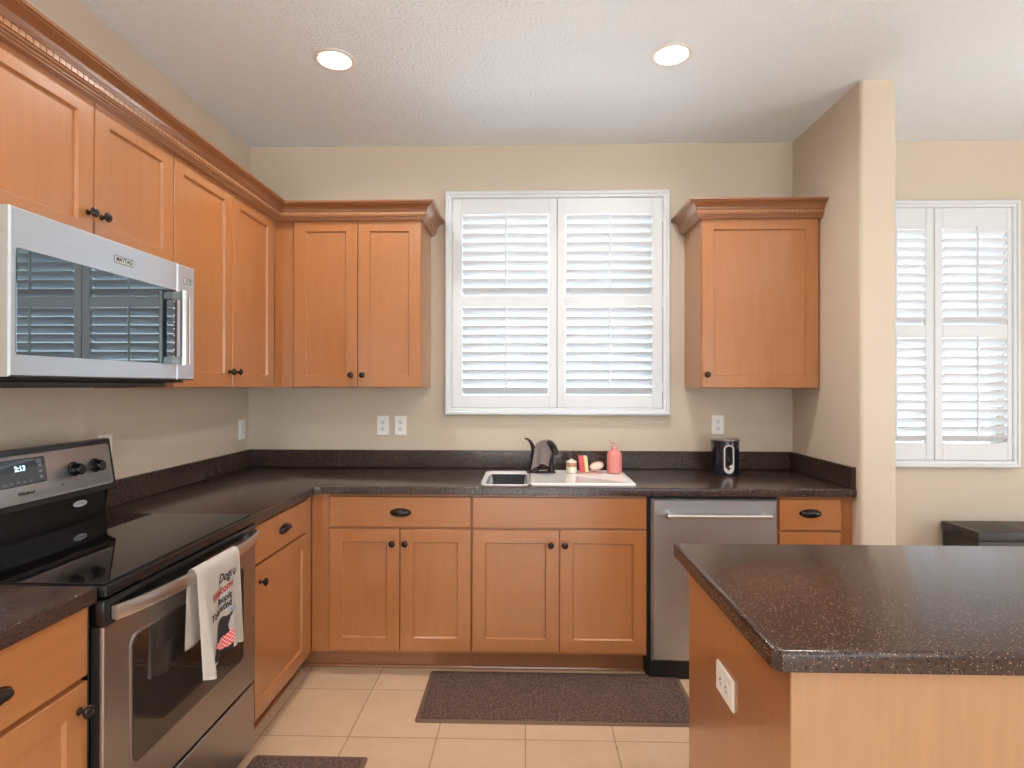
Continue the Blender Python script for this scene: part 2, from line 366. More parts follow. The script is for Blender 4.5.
# ------------------------------------------------------------------ plantation shutters
def shutter(x0, x1, z0, z1, opens, label, tilt=-40, rods=(0, 0)):
    """opens: per panel (xa, xb, [(z_low, z_high, count), ...])"""
    t = thing('plantation_shutter', label, 'shutter', ((x0+x1)/2, 0, z0))
    b = NB(); F = FB(0)
    fw = .042
    P = [(0, 0), (0, .036), (.008, .046), (.020, .046), (.024, .038), (fw-.006, .038), (fw, .032), (fw, 0)]
    # mitred frame
    R = []
    for ins, wv in P:
        R.append([b.verts.new(F(x, y, wv+.001)) for x, y in ((x0+ins, z0+ins), (x1-ins, z0+ins), (x1-ins, z1-ins), (x0+ins, z1-ins))])
    for A, B2 in zip(R, R[1:]+R[:1]):
        for i in range(4): b.faces.new([A[i], A[(i+1) % 4], B2[(i+1) % 4], B2[i]])
    obj('shutter_frame', b, 'white', t)
    mid = (opens[0][1]+opens[1][0])/2
    pan = [(x0+fw+.002, mid-.0015), (mid+.0015, x1-fw-.002)]
    b = NB(); box(b, (mid-.012, -.005, z0+fw+.004), (mid+.012, -.001, z1-fw-.004), .001); obj('astragal', b, 'white', t)
    for k, ((xa, xb, ops), (pa, pb)) in enumerate(zip(opens, pan)):
        b = NB(); ya, yb = -.034, -.006
        box(b, (pa, ya, z0+fw+.002), (xa, yb, z1-fw-.002), .003); box(b, (xb, ya, z0+fw+.002), (pb, yb, z1-fw-.002), .003)
        zz = [z0+fw+.002] + [v for o_ in sorted(ops) for v in o_[:2]] + [z1-fw-.002]
        for i in range(0, len(zz), 2): box(b, (xa, ya+.001, zz[i]), (xb, yb-.001, zz[i+1]), .002)
        p = obj('shutter_panel', b, 'white', t)
        b = NB(); th = math.radians(tilt)
        for (za, zb, n) in ops:
            pitch = (zb-za)/n
            for i in range(n):
                zc = za+pitch*(i+.5); yc = -.018
                ring = []
                for a in range(14):
                    an = 2*PI*a/14; du = .0325*math.cos(an); dv = .0048*math.sin(an)
                    ring.append((du*math.cos(th)-dv*math.sin(th), du*math.sin(th)+dv*math.cos(th)))
                A = [b.verts.new((xa+.002, yc+q[0], zc+q[1])) for q in ring]; B2 = [b.verts.new((xb-.002, yc+q[0], zc+q[1])) for q in ring]
                for a in range(14): b.faces.new([A[a], A[(a+1) % 14], B2[(a+1) % 14], B2[a]])
                b.faces.new(A); b.faces.new(B2)
        obj('louver_bank', b, 'white', p, smooth=True)
        for (za, zb, n) in ops:
            xc = (xa+xb)/2+.004; yy = -.018-.0325*math.cos(th)-.005; zo = -.0325*math.sin(th)
            b = NB(); pitch = (zb-za)/n
            box(b, (xc-.0055, yy-.006, za+pitch*.5+zo-.008), (xc+.0055, yy+.005, zb+min(0, zo)+.012), .002)
            obj('tilt_rod', b, 'white', p)
        xh = pa-.001 if k == 0 else pb+.001
        for zh in (z0+.16, (z0+z1)/2, z1-.16):
            b = NB(); box(b, (xh-.009, -.0365, zh-.03), (xh+.009, -.0338, zh+.03), .001)
            box(b, (xh-.003, -.042, zh-.03), (xh+.003, -.036, zh+.03), .002)
            obj('hinge', b, 'white', p)
    return t
shutter(-.480, .831, 1.224, 2.534, [(-.377, .128, [(1.341, 1.858, 10), (1.922, 2.396, 9)]), (.225, .728, [(1.341, 1.858, 10), (1.922, 2.396, 9)])],
        'white louvered shutter over the sink, between the wall cabinets')
shutter(1.853, 2.814, .931, 2.462, [(1.925, 2.286, [(1.072, 1.675, 12), (1.75, 2.297, 11)]), (2.381, 2.744, [(1.072, 1.675, 12), (1.75, 2.297, 11)])],
        'white louvered shutter at right, partly hidden behind the wall end')

# ------------------------------------------------------------------ cabinet fittings
def door(name, F, u0, u1, v0, v1, parent, mat='wood', shaker=True, t=.019, sw=.061):
    b = NB()
    if shaker: prof = [(0, 0), (0, t-.002), (.002, t), (sw, t), (sw+.005, t-.0095)]
    else: prof = [(0, 0), (0, t-.002), (.002, t)]
    rings(b, F, u0, u1, v0, v1, prof)
    return obj(name, b, mat, parent)
def knob(F, u, v, parent, w0=.019):
    b = NB(); G = lambda x, y, h: F(u+x, v+y, w0+h)
    lathe(b, [(.0085, .0005), (.0085, .003), (.0055, .006), (.0055, .014), (.012, .018), (.0155, .022), (.0155, .025), (.011, .029), (0, .0305)], G, 20)
    return obj('knob', b, 'bronze', parent, smooth=True)
def cup_pull(F, u, v, parent, w0=.019):
    b = NB(); R, Hh, D = .050, .019, .024
    rows = []
    for i in range(9):
        a = PI*i/8*.5+0            # from rim on the face (0) to crest
        row = []
        for j in range(17):
            ph = -.18*PI+(1.36*PI)*j/16
            row.append(b.verts.new(F(u+R*math.cos(a)*math.cos(ph), v+Hh*math.cos(a)*math.sin(ph)*(1 if math.sin(ph) > 0 else .8), w0+.0015+D*math.sin(a)**.8)))
        rows.append(row)
    for A, B2 in zip(rows, rows[1:]):
        for j in range(16): b.faces.new([A[j], A[j+1], B2[j+1], B2[j]])
    bmesh.ops.remove_doubles(b, verts=b.verts, dist=.0002)
    r = bmesh.ops.solidify(b, geom=b.faces[:], thickness=.0022)
    P = [(u+(R+.003)*math.cos(2*PI*k/24), v+(Hh+.002)*math.sin(2*PI*k/24)) for k in range(24)]
    prism(b, P, w0+.0003, w0+.0022, F)
    return obj('cup_pull', b, 'bronze', parent, smooth=True)
def carcass(lo, hi, parent, mat='wood', name='carcass'):
    return bx(name, lo, hi, mat, parent, .001)

# ------------------------------------------------------------------ wall cabinets
ZB, ZT = 1.384, 2.262
XF, YF = -1.364, -.306                       # cabinet fronts
DT = 2.285
# above the microwave
t = thing('wall_cabinet', 'short maple wall cabinet with two doors above the microwave', 'cabinet', (-1.5, -1.6, 1.832))
carcass((XL+.001, -2.035, 1.832), (XF, -1.2225, DT+.002), t)
F = FL(XF)
for a, c, kx in ((-2.032, -1.6245, -1.650), (-1.6195, -1.2245, -1.594)):
    d = door('door', F, a, c, 1.834, DT, t); knob(F, kx+.000, 1.925, d)
# tall pair left
t = thing('wall_cabinet', 'tall maple wall cabinet with two doors between microwave and corner', 'cabinet', (-1.5, -.8, ZB))
carcass((XL+.001, -1.2215, ZB), (XF, -.307, DT+.002), t)
for a, c, kx in ((-1.2195, -.7865, -.815), (-.7815, -.366, -.753)):
    d = door('door', F, a, c, ZB+.004, DT, t); knob(F, kx, 1.457, d)
# back pair
t = thing('wall_cabinet', 'maple wall cabinet with two doors left of the sink window', 'cabinet', (-.9, -.15, ZB))
b = NB(); box(b, (XF+.001, -.306, ZB), (-.566, -.0005, DT+.002), .001); obj('carcass', b, 'wood', t)
F = FB(YF)
for a, c, kx in ((-1.252, -.909, -.938), (-.904, -.568, -.876)):
    d = door('door', F, a, c, ZB+.004, DT, t); knob(F, kx, 1.452, d)
# right single
t = thing('wall_cabinet', 'single door maple wall cabinet right of the sink window', 'cabinet', (1.22, -.15, ZB))
carcass((.922, -.306, ZB), (1.5455, -.0005, DT+.002), t)
d = door('door', F, .926, 1.530, ZB+.004, DT, t); knob(F, .950, 1.456, d)
# crowns
def crown(name, path, label, ends):
    """path: xy polyline, outward = right-hand side"""
    t = thing(name, label, 'crown moulding', (path[0][0], path[0][1], DT-.03))
    prof = [(0, 2.276), (.018, 2.276), (.022, 2.279), (.022, 2.284), (.027, 2.286), (.027, 2.292), (.033, 2.294), (.034, 2.299), (.030, 2.301), (.030, 2.318), (.036, 2.319), (.038, 2.322),
            (.040, 2.329), (.046, 2.338), (.056, 2.346), (.068, 2.351), (.074, 2.352), (.074, 2.356), (.080, 2.358), (.082, 2.366), (0, 2.366)]
    pts = [Vector((p[0], p[1])) for p in path]; n = len(pts)
    nrm = []
    for i in range(n-1):
        d = (pts[i+1]-pts[i]).normalized(); nrm.append(Vector((d.y, -d.x)))
    def off(i, o):
        if i == 0: return pts[0]+nrm[0]*o
        if i == n-1: return pts[-1]+nrm[-1]*o
        m = nrm[i-1]+nrm[i]; m = m/m.dot(nrm[i]); return pts[i]+m*o
    b = NB(); S = []
    for i in range(n): S.append([b.verts.new((*off(i, o), z)) for o, z in prof])
    for A, B2 in zip(S, S[1:]):
        for k in range(len(prof)): b.faces.new([A[k], A[(k+1) % len(prof)], B2[(k+1) % len(prof)], B2[k]])
    b.faces.new(S[0]); b.faces.new(S[-1])
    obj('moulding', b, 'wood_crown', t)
    b = NB()
    for i in range(n-1):
        a, c = off(i, .031), off(i+1, .031); L = (c-a).length; d = (c-a)/L; nn = nrm[i]; k = int(L/.0215)
        for j in range(k):
            s0 = (j+.07)*L/k; s1 = (j+.93)*L/k
            P = [a+d*s0, a+d*s1, a+d*s1+nn*.005, a+d*s0+nn*.005]
            prism(b, [(p.x, p.y) for p in P], 2.3022, 2.3170, XYZ)
    o = obj('dentil_band', b, 'wood_dentil', t)
    return t
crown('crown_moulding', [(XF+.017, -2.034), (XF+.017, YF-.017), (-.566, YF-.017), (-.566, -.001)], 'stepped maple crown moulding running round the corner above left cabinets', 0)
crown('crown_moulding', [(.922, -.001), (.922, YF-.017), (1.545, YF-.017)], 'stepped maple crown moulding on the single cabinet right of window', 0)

# ------------------------------------------------------------------ base cabinets
def toe(lo, hi, parent, face):
    b = NB(); box(b, lo, hi, .001)
    if face == 'y': tube(b, [(lo[0], lo[1]-.001, .008), (hi[0], lo[1]-.001, .008)], .009, 8)
    else: tube(b, [(hi[0]+.001, lo[1], .008), (hi[0]+.001, hi[1], .008)], .009, 8)
    obj('toe_kick', b, 'wood_kick', parent)
YB = -.611
F = FB(YB)
CT = .874
t = thing('base_cabinet', 'maple base cabinet with one drawer over two doors, left of sink cabinet', 'cabinet', (-.6, -.3, 0))
carcass((-1.0415, YB, .105), (-.2635, -.001, CT), t); toe((-1.104, -.545, .0005), (-.2635, -.50, .105), t, 'y')
for a, c, kx in ((-.949, -.6105, -.642), (-.6055, -.2675, -.580)):
    d = door('door', F, a, c, .122, .705, t); knob(F, kx, .639, d)
d = door('drawer', F, -.949, -.2675, .716, .861, t, 'wood_h', False); cup_pull(F, -.605, .785, d)
t = thing('base_cabinet', 'wider maple base cabinet under the sink with plain false drawer front', 'cabinet', (.15, -.3, 0))
bx('carcass', (-.2625, YB, .105), (.5745, -.02, CT-.25), 'wood', t); bx('face_frame', (-.2625, YB, CT-.25), (.5745, YB+.02, CT), 'wood', t)
toe((-.2625, -.545, .0005), (.5745, -.50, .105), t, 'y')
for a, c, kx in ((-.258, .155, .116), (.160, .571, .183)):
    d = door('door', F, a, c, .122, .705, t); knob(F, kx, .638, d)
door('false_drawer_front', F, -.258, .571, .716, .861, t, 'wood_h', False)
t = thing('base_cabinet', 'narrow maple base cabinet with drawer between dishwasher and right wall', 'cabinet', (1.36, -.3, 0))
carcass((1.191, YB, .105), (1.545, -.001, CT), t); toe((1.191, -.545, .0005), (1.545, -.50, .105), t, 'y')
d = door('door', F, 1.197, 1.484, .122, .705, t); knob(F, 1.215, .638, d)
d = door('drawer', F, 1.197, 1.484, .716, .861, t, 'wood_h', False); cup_pull(F, 1.341, .795, d)
XB = -1.043
F = FL(XB)
t = thing('base_cabinet', 'maple corner base cabinet with drawer and door right of the range', 'cabinet', (-1.3, -.9, 0))
carcass((XL+.001, -1.2305, .105), (XB, -.613, CT), t);
toe((-1.15, -1.2305, .0005), (-1.105, -.613, .105), t, 'x')
d = door('door', F, -1.226, -.706, .122, .705, t); knob(F, -1.190, .640, d)
d = door('drawer', F, -1.226, -.706, .716, .861, t, 'wood_h', False); cup_pull(F, -.968, .790, d)
t = thing('base_cabinet', 'maple base cabinet in lower left corner, near side of the range', 'cabinet', (-1.3, -2.4, 0))
carcass((XL+.001, -2.70, .105), (XB, -2.046, .885), t); toe((-1.15, -2.70, .0005), (-1.105, -2.046, .105), t, 'x')
d = door('door', F, -2.560, -2.052, .122, .706, t); knob(F, -2.079, .648, d)
d = door('drawer', F, -2.560, -2.052, .719, .879, t, 'wood_h', False); cup_pull(F, -2.303, .789, d)

# ------------------------------------------------------------------ countertops
def cutbool(o, lo, hi):
    b = NB(); box(b, lo, hi); me = bpy.data.meshes.new('cutter'); b.to_mesh(me); b.free()
    c = bpy.data.objects.new('cutter', me); C.objects.link(c)
    m = o.modifiers.new('cut', 'BOOLEAN'); m.operation = 'DIFFERENCE'; m.object = c; m.solver = 'EXACT'
    dg = bpy.context.evaluated_depsgraph_get(); new = bpy.data.meshes.new_from_object(o.evaluated_get(dg))
    o.modifiers.clear(); o.data = new; bpy.data.objects.remove(c)
def slab(name, poly, z0, z1, bev, parent=None, origin=None):
    b = NB(); A, T, f = prism(b, poly, z0, z1, XYZ)
    bmesh.ops.recalc_face_normals(b, faces=b.faces)
    es = [e for e in b.edges if all(v in T for v in e.verts) and not any(abs(e.verts[0].co[i]-e.verts[1].co[i]) < 1e-6 and e.verts[0].co[i] in (XL+.001, -.001, XS-.001) for i in (0, 1))]
    bmesh.ops.bevel(b, geom=es, offset=bev, segments=3, affect='EDGES', profile=.5)
    return obj(name, b, 'counter', parent, origin=origin, smooth=True)
x0, x1 = XL+.001, XS-.001
poly = [(x0, -.001), (x0, -1.279), (-1.008, -1.279), (-1.008, -.672), (-.986, -.650), (x1+0, -.650), (x1, -.001)]
o = slab('countertop', poly, .8765, .914, .005, origin=(0, -.3, .8765))
cutbool_target = o
tag(o, 'dark brown speckled countertop running along back wall and left corner', 'countertop')
bs = NB(); box(bs, (x0+.021, -.021, .9145), (x1-.021, -.001, 1.016), .002); obj('backsplash', bs, 'counter', o)
bs = NB(); box(bs, (x0, -1.279, .9145), (x0+.020, -.001, 1.016), .002); obj('backsplash', bs, 'counter', o)
bs = NB(); box(bs, (x1-.020, -.645, .9145), (x1, -.001, 1.016), .002); obj('backsplash', bs, 'counter', o)
SK = (-.224, .530, -.606, -.170)
BW = (-.200, .008, -.594, -.262)           # the open bowl
cutbool(o, (BW[0]-.012+0, BW[2]-.008, .8), (BW[1]+.012, BW[3]+.008, 1.0)) if False else None
def cut_world(o, lo, hi):
    L = base(o); cutbool_lo = Vector(lo); cutbool_hi = Vector(hi); cutbool(o, cutbool_lo, cutbool_hi)
cut_world(o, (BW[0]-.010, BW[2]-.008, .8), (BW[1]+.010, BW[3]+.008, 1.0))
o = slab('countertop', [(x0, -2.046), (x0, -2.72), (-1.008, -2.72), (-1.008, -2.046)], .8855, .924, .005, origin=(-1.3, -2.4, .8855))
tag(o, 'short dark brown countertop piece left of the range', 'countertop')
bs = NB(); box(bs, (x0, -2.72, .9245), (x0+.020, -2.046, 1.026), .002); obj('backsplash', bs, 'counter', o)

# ------------------------------------------------------------------ island
t = thing('kitchen_island', 'maple island with dark speckled top in the right foreground', 'island', (1.4, -1.95, 0))
bx('cabinet_body', (.512, -2.270, .09), (2.30, -1.640, .872), 'wood', t)
bx('side_panel', (.492, -2.283, .0005), (.5115, -1.622, .873), 'wood', t)
b = NB(); box(b, (.5125, -2.284, .0005), (2.31, -2.2705, .873), .001); obj('back_panel', b, 'wood_pale', t)
bx('corner_trim', (.4905, -2.290, .0005), (.514, -2.2845, .872), 'wood_pale', t)
bx('toe_kick', (.53, -2.25, .0005), (2.28, -1.70, .09), 'wood_kick', t)
o = slab('island_top', [(.453, -1.592), (.453, -2.296), (.467, -2.310), (2.36, -2.310), (2.36, -1.592)], .8745, .914, .010, parent=t)

# ------------------------------------------------------------------ outlets
def outlet(F, u, v, label, w=.070, h=.114, horizontal=False, kind='duplex'):
    loc = F(u, v, 0); t = thing('wall_outlet', label, 'outlet', loc, 'white wall plates')
    G = (lambda a, c, d: F(u+(c if horizontal else a), v+(-a if horizontal else c), d))
    b = NB(); rings(b, G, -w/2, w/2, -h/2, h/2, [(0, .0005), (0, .003), (.003, .0055)], r=.004, seg=3); obj('cover_plate', b, 'plate', t, smooth=True)
    if kind == 'duplex':
        for s in (-1, 1):
            b = NB(); P = []
            for k in range(20):
                an = 2*PI*k/20; P.append((.0165*math.cos(an), max(-.0125, min(.0125, .0165*math.sin(an)))+s*.0195))
            prism(b, P, .0056, .0072, G); sk = obj('socket', b, 'vinyl', t)
            b = NB()
            for dx, hh in ((-.006, .0045), (.006, .0035)): prism(b, [(dx-.0012, s*.0195+.002-hh/1), (dx+.0012, s*.0195+.002-hh), (dx+.0012, s*.0195+.002+hh), (dx-.0012, s*.0195+.002+hh)], .0073, .0075, G)
            prism(b, [(.0026*math.cos(2*PI*k/10), s*.0195-.0075+.0026*math.sin(2*PI*k/10)) for k in range(10)], .0073, .0075, G)
            obj('slot', b, 'black_matte', sk)
    else:
        b = NB(); rings(b, G, -.0165, .0165, -.033, .033, [(0, .0056), (0, .008), (.001, .009)]); obj('rocker', b, 'vinyl', t)
    return t
outlet(FB(0), -.850, 1.160, 'white duplex outlet on back wall, left one of the pair')
outlet(FB(0), -.745, 1.160, 'white duplex outlet on back wall, right one of the pair nearest the window')
outlet(FB(0), 1.115, 1.170, 'white duplex outlet on back wall above the black canister')
outlet(FL(XL), -.085, 1.140, 'white wall plate on left wall close to the corner', kind='rocker')
outlet(FL(XL), -1.160, 1.145, 'white wall plate on left wall partly hidden behind the range panel', kind='rocker')
def FI(u, v, w): return (.492-w, -u, v)
outlet(FI, 1.942, .660, 'white duplex outlet mounted sideways on the island side', horizontal=True, w=.075, h=.118)

# ------------------------------------------------------------------ text helper
def text_bm(s, size, shear=0, F=XYZ, extrude=.0003, align='CENTER', bold=0, xs=1.0):
    cu = bpy.data.curves.new('txt', 'FONT'); cu.body = s; cu.size = size; cu.shear = shear; cu.align_x = align; cu.align_y = 'CENTER'
    cu.extrude = extrude; cu.offset = bold; cu.resolution_u = 3
    o = bpy.data.objects.new('txt', cu); C.objects.link(o)
    dg = bpy.context.evaluated_depsgraph_get(); dg.update(); me = bpy.data.meshes.new_from_object(o.evaluated_get(dg))
    bpy.data.objects.remove(o); b = NB(); b.from_mesh(me); bpy.data.meshes.remove(me)
    for v in b.verts: v.co = Vector(F(v.co.x*xs, v.co.y, v.co.z))
    return b

# ------------------------------------------------------------------ range
RY0, RY1, RXF = -2.043, -1.283, -.996
t = thing('range', 'freestanding stainless electric range with black glass cooktop', 'stove', (-1.3, -1.663, 0))
bx('body', (XL+.01, RY0, .05), (-1.030, RY1, .895), 'black', t)
b = NB(); box(b, (XL+.06, RY0+.02, .001), (-1.07, RY1-.02, .05)); obj('plinth', b, 'black_matte', t)
# cooktop
b = NB(); box(b, (XL+.01, RY0-.0005, .8955), (-.988, RY1+.0005, .922), .0035, 3); ck = obj('cooktop', b, 'black', t, smooth=True)
b = NB(); box(b, (-1.510, RY0+.012, .9222), (-1.006, RY1-.012, .9245), .001); g = obj('glass_surface', b, 'cooktop', ck)
# backguard
def FG(u, v, w):                              # slanted control face: v 0..1 bottom to top
    k = (v-1.026)/(1.196-1.026); return (-1.512-.026*k+w, u, v-w*.0)
b = NB()
prism(b, [(-1.516, 1.020), (-1.544, 1.197), (-1.552, 1.200), (-1.570, 1.200), (-1.590, 1.05), (-1.600, .9225), (-1.556, .9225), (-1.556, 1.010)], RY0, RY1, lambda x, y, h: (x, h, y))
es = [e for e in b.edges if abs(e.verts[0].co.y-e.verts[1].co.y) < 1e-5]
bmesh.ops.bevel(b, geom=es, offset=.004, segments=2, affect='EDGES'); obj('backguard', b, 'black', t, smooth=True)
b = NB(); rings(b, FG, RY0+.025, RY1-.025, 1.040, 1.183, [(0, -.002), (0, .003), (.002, .0045)], r=.012); cp = obj('control_panel', b, 'steel', t, smooth=True)
b = NB(); rings(b, FG, -1.88, -1.590, 1.092, 1.172, [(0, .003), (0, .0055), (.002, .0062)], r=.008); ds = obj('display', b, 'disp_glass', cp)
b = text_bm('2:13', .022, 0, lambda x, y, z: FG(-1.683+x, 1.143+y, .0068+z), bold=.0006); obj('clock_digits', b, 'lcd', ds)
b = NB()
for i in range(5): rings(b, FG, -1.745+i*.022, -1.733+i*.022, 1.100, 1.106, [(0, .0063), (0, .0068)])
obj('display_marking', b, 'grey_mark', ds); b = NB()
for i in range(3): rings(b, FG, -1.618, -1.606, 1.105+i*.018, 1.114+i*.018, [(0, .0063), (0, .0068)])
rings(b, FG, -1.626, -1.606, 1.152, 1.166, [(0, .0063), (0, .0068)], r=.004)
obj('display_marking', b, 'grey_mark', ds)
b = text_bm('Whirlpool', .014, .35, lambda x, y, z: FG(-1.672+x, 1.068+y, .0048+z), bold=.0003); obj('brand_lettering', b, 'ink', cp)
for ky in (-1.482, -1.388, -1.996, -1.940):
    b = NB(); G = lambda x, y, h: FG(ky+x, 1.114+y, .0046+h)
    lathe(b, [(.024, 0), (.024, .004), (.0195, .006), (.0185, .026), (.016, .030), (0, .031)], G, 24)
    k = obj('knob', b, 'black', cp, smooth=True)
    b = NB(); rings(b, lambda u, v, w: FG(u, v, w), ky-.0045, ky+.0045, 1.096, 1.132, [(0, .031), (0, .0335), (.0015, .035)]); obj('grip', b, 'black', k)
b = text_bm('+', .022, 0, lambda x, y, z: FG(-1.535+x, 1.070+y, .0048+z)); obj('marking', b, 'ink', cp)
b = NB(); P = [(-1.410+.030*math.cos(2*PI*k/24), .983+.0105*math.sin(2*PI*k/24)) for k in range(24)]
prism(b, P, 0, .002, lambda x, y, h: (-1.5558+h, x, y)); bd = obj('oval_badge', b, 'pale_mark', t)
b = text_bm('ACCUBAKE', .008, .2, lambda x, y, z: (-1.5536+z, -1.410+x, .983+y)); obj('badge_lettering', b, 'ink', bd)
# oven door
FR = FL(-1.028)
b = NB(); rings(b, FR, RY0+.002, RY1-.002, .3150, .823, [(0, .024), (0, .029), (.003, .032)]); od = obj('oven_door', b, 'steel_dark', t)
bx('door_core', (-1.028, RY0+.003, .316), (-1.0042, RY1-.003, .822), 'black_matte', od)
b = NB(); box(b, (-1.028, RY0+.002, .8235), (-.994, RY1-.002, .888), .004, 2); obj('door_top_trim', b, 'black', od, smooth=True)
b = NB()
for i in range(9): box(b, (-1.02, -1.90+i*.012, .8885), (-.999, -1.893+i*.012, .8893))
obj('vent_slot', b, 'black_matte', od); b = NB()
for i in range(9): box(b, (-1.02, -1.52+i*.012, .8885), (-.999, -1.513+i*.012, .8893))
obj('vent_slot', b, 'black_matte', od)
b = NB(); rings(b, FR, -1.950, -1.372, .430, .765, [(0, .0315), (0, .0345), (.004, .0352)], r=.03, seg=6); obj('window_surround', b, 'steel_dark', od, smooth=True)
b = NB(); rings(b, FR, -1.945, -1.377, .435, .760, [(0, .034), (0, .0358), (.001, .0362)], r=.026, seg=6); wd = obj('oven_window', b, 'oven_glass', od)
# handle
def bow(s): return 1-(2*s-1)**2
b = NB(); N = 20; secs = []
for i in range(N+1):
    s = i/N; y = RY0+.022+(RY1-RY0-.040)*s; xo = -.978+.042*bow(s)**.8
    secs.append([b.verts.new(p) for p in ((xo-.012, y, .836), (xo, y, .834), (xo+.002, y, .838), (xo+.002, y, .866), (xo, y, .870), (xo-.012, y, .868))])
for A, B2 in zip(secs, secs[1:]):
    for k in range(6): b.faces.new([A[k], A[(k+1) % 6], B2[(k+1) % 6], B2[k]])
b.faces.new(secs[0]); b.faces.new(secs[-1])
for y in (RY0+.024, RY1-.040): box(b, (-.9935, y, .838), (-.975, y+.018, .866), .001)
obj('oven_handle', b, 'steel_v', od, smooth=True)
b = NB(); rings(b, FR, RY0+.002, RY1-.002, .075, .3025, [(0, .022), (0, .027), (.003, .030)]); sd = obj('storage_drawer', b, 'steel_dark', t)
bx('drawer_core', (-1.028, RY0+.003, .076), (-1.0062, RY1-.003, .3015), 'black_matte', sd)

# ------------------------------------------------------------------ dish towel on the oven handle
t = thing('dish_towel', 'cream dish towel printed with a black dog, hung over oven handle', 'towel', (-.94, -1.65, .55))
TW = .235
def ST(s, q):
    """s 0..1 across, q metres along the cloth from the bar crest, negative = back flap"""
    zb = .880; r = .0135; xb = -.940+.0015
    y = -1.784+TW*s
    if q >= 0:
        arc = r*PI/2
        if q < arc: a = q/r; x = xb+r*math.sin(a); z = zb-r+r*math.cos(a)
        else:
            d = q-arc; k = min(1, d/.3); x = xb+r+.002+k*(.010*math.sin(s*9.5+.6)+.006*math.sin(s*21)); z = zb-r-d
            if s < .22: x += k*.016*math.sin(s/.22*PI)
            y += k*(.022+.012*s)*1.0
    else:
        arc = r*PI/2; q = -q
        if q < arc: a = q/r; x = xb-r*math.sin(a)*.9; z = zb-r+r*math.cos(a)
        else:
            d = q-arc; k = min(1, d/.2); x = xb-r*.9-.001+k*(.004*math.sin(s*11)); z = zb-r-d
            y -= k*.008*(1-s)
    return (x, y, z)
b = NB(); NS, NQ = 40, 60; G = []
for j in range(NQ+1):
    row = []
    for i in range(NS+1):
        s = i/NS; qf = .330+.012*math.sin(s*7) - (.010 if s > .25 else 0); q = -.235+(qf+.235)*j/NQ; row.append(b.verts.new(ST(s, q)))
    G.append(row)
for j in range(NQ):
    for i in range(NS): b.faces.new([G[j][i], G[j][i+1], G[j+1][i+1], G[j+1][i]])
bmesh.ops.solidify(b, geom=b.faces[:], thickness=.0016)
body = obj('cloth', b, 'cloth', t, smooth='full')
def onT(dx=.0026):
    def G(sy, z, h=0):                        # world Y, Z painted on front face
        q = .880-.0135-z+.0135*PI/2; s = (sy+1.784-.022*min(1, max(0, (q-.0212)/.3)))/(TW+.012*min(1, max(0, (q-.0212)/.3)))
        x, y, zz = ST(max(0, min(1, s)), q); return (x+dx+h, sy, z)
    return G
def printed(name, bm2, mat):
    bmesh.ops.triangulate(bm2, faces=bm2.faces)
    for _ in range(7):
        L = [e for e in bm2.edges if e.calc_length() > .007]
        if not L: break
        bmesh.ops.subdivide_edges(bm2, edges=L, cuts=1); bmesh.ops.triangulate(bm2, faces=bm2.faces)
    g = onT(); 
    for v in bm2.verts: v.co = Vector(g(v.co.y, v.co.z, v.co.x))
    obj(name, bm2, mat, t)
def TT(cy, cz, rot=0): 
    c, s = math.cos(rot), math.sin(rot)
    return lambda x, y, z: (z, cy+x*c-y*s, cz+x*s+y*c)
for s_, sz, cy, cz, mt, ro in (('Dogs', .038, -1.637, .812, 'ink', .12), ('Welcome', .034, -1.652, .773, 'ink_red', .22), ('People', .029, -1.642, .744, 'ink', .2), ('Tolerated', .031, -1.660, .714, 'ink', .26)):
    printed('lettering', text_bm(s_, sz, .35, TT(cy, cz, ro), .0002, bold=.0006, xs=.80), mt)
def flat(poly): 
    b = NB(); prism(b, poly, 0, .0004, lambda x, y, h: (h, x, y)); return b
# paw mark
b = NB()
for cx, cy, r in ((-1.586+.000, .806, .006), (-1.595, .815, .0028), (-1.588, .819, .0028), (-1.580, .818, .0028), (-1.575, .811, .0028)):
    prism(b, [(cx+r*math.cos(2*PI*k/10), cy+r*math.sin(2*PI*k/10)) for k in range(10)], 0, .0004, lambda x, y, h: (h, x, y))
printed('paw_print', b, 'ink')
dog = [(-1.617, .700), (-1.611, .694), (-1.622, .684), (-1.623, .678), (-1.627, .660), (-1.624, .645), (-1.612, .625), (-1.609, .600), (-1.610, .583), (-1.650, .576), (-1.697, .571), (-1.694, .590), (-1.684, .612), (-1.680, .641), (-1.677, .663), (-1.668, .680), (-1.656, .690), (-1.645, .694), (-1.634, .691), (-1.626, .693)]
printed('dog_print', flat([(y+.006, z-.004) for y, z in dog]), 'ink')
g0 = [(-1.694, .622), (-1.688, .629), (-1.660, .628), (-1.632, .636), (-1.612, .650), (-1.606, .630), (-1.609, .606), (-1.622, .596), (-1.645, .594), (-1.668, .604), (-1.684, .614)]
b = flat([(y+.006, z-.006) for y, z in g0])
for v in b.verts: v.co.x += .001
printed('bandana_print', b, 'check')
printed('butterfly_print', flat([(-1.606, .694), (-1.614, .704), (-1.606, .712), (-1.600, .706), (-1.592, .709), (-1.590, .696), (-1.598, .691)]), 'ink_blue')

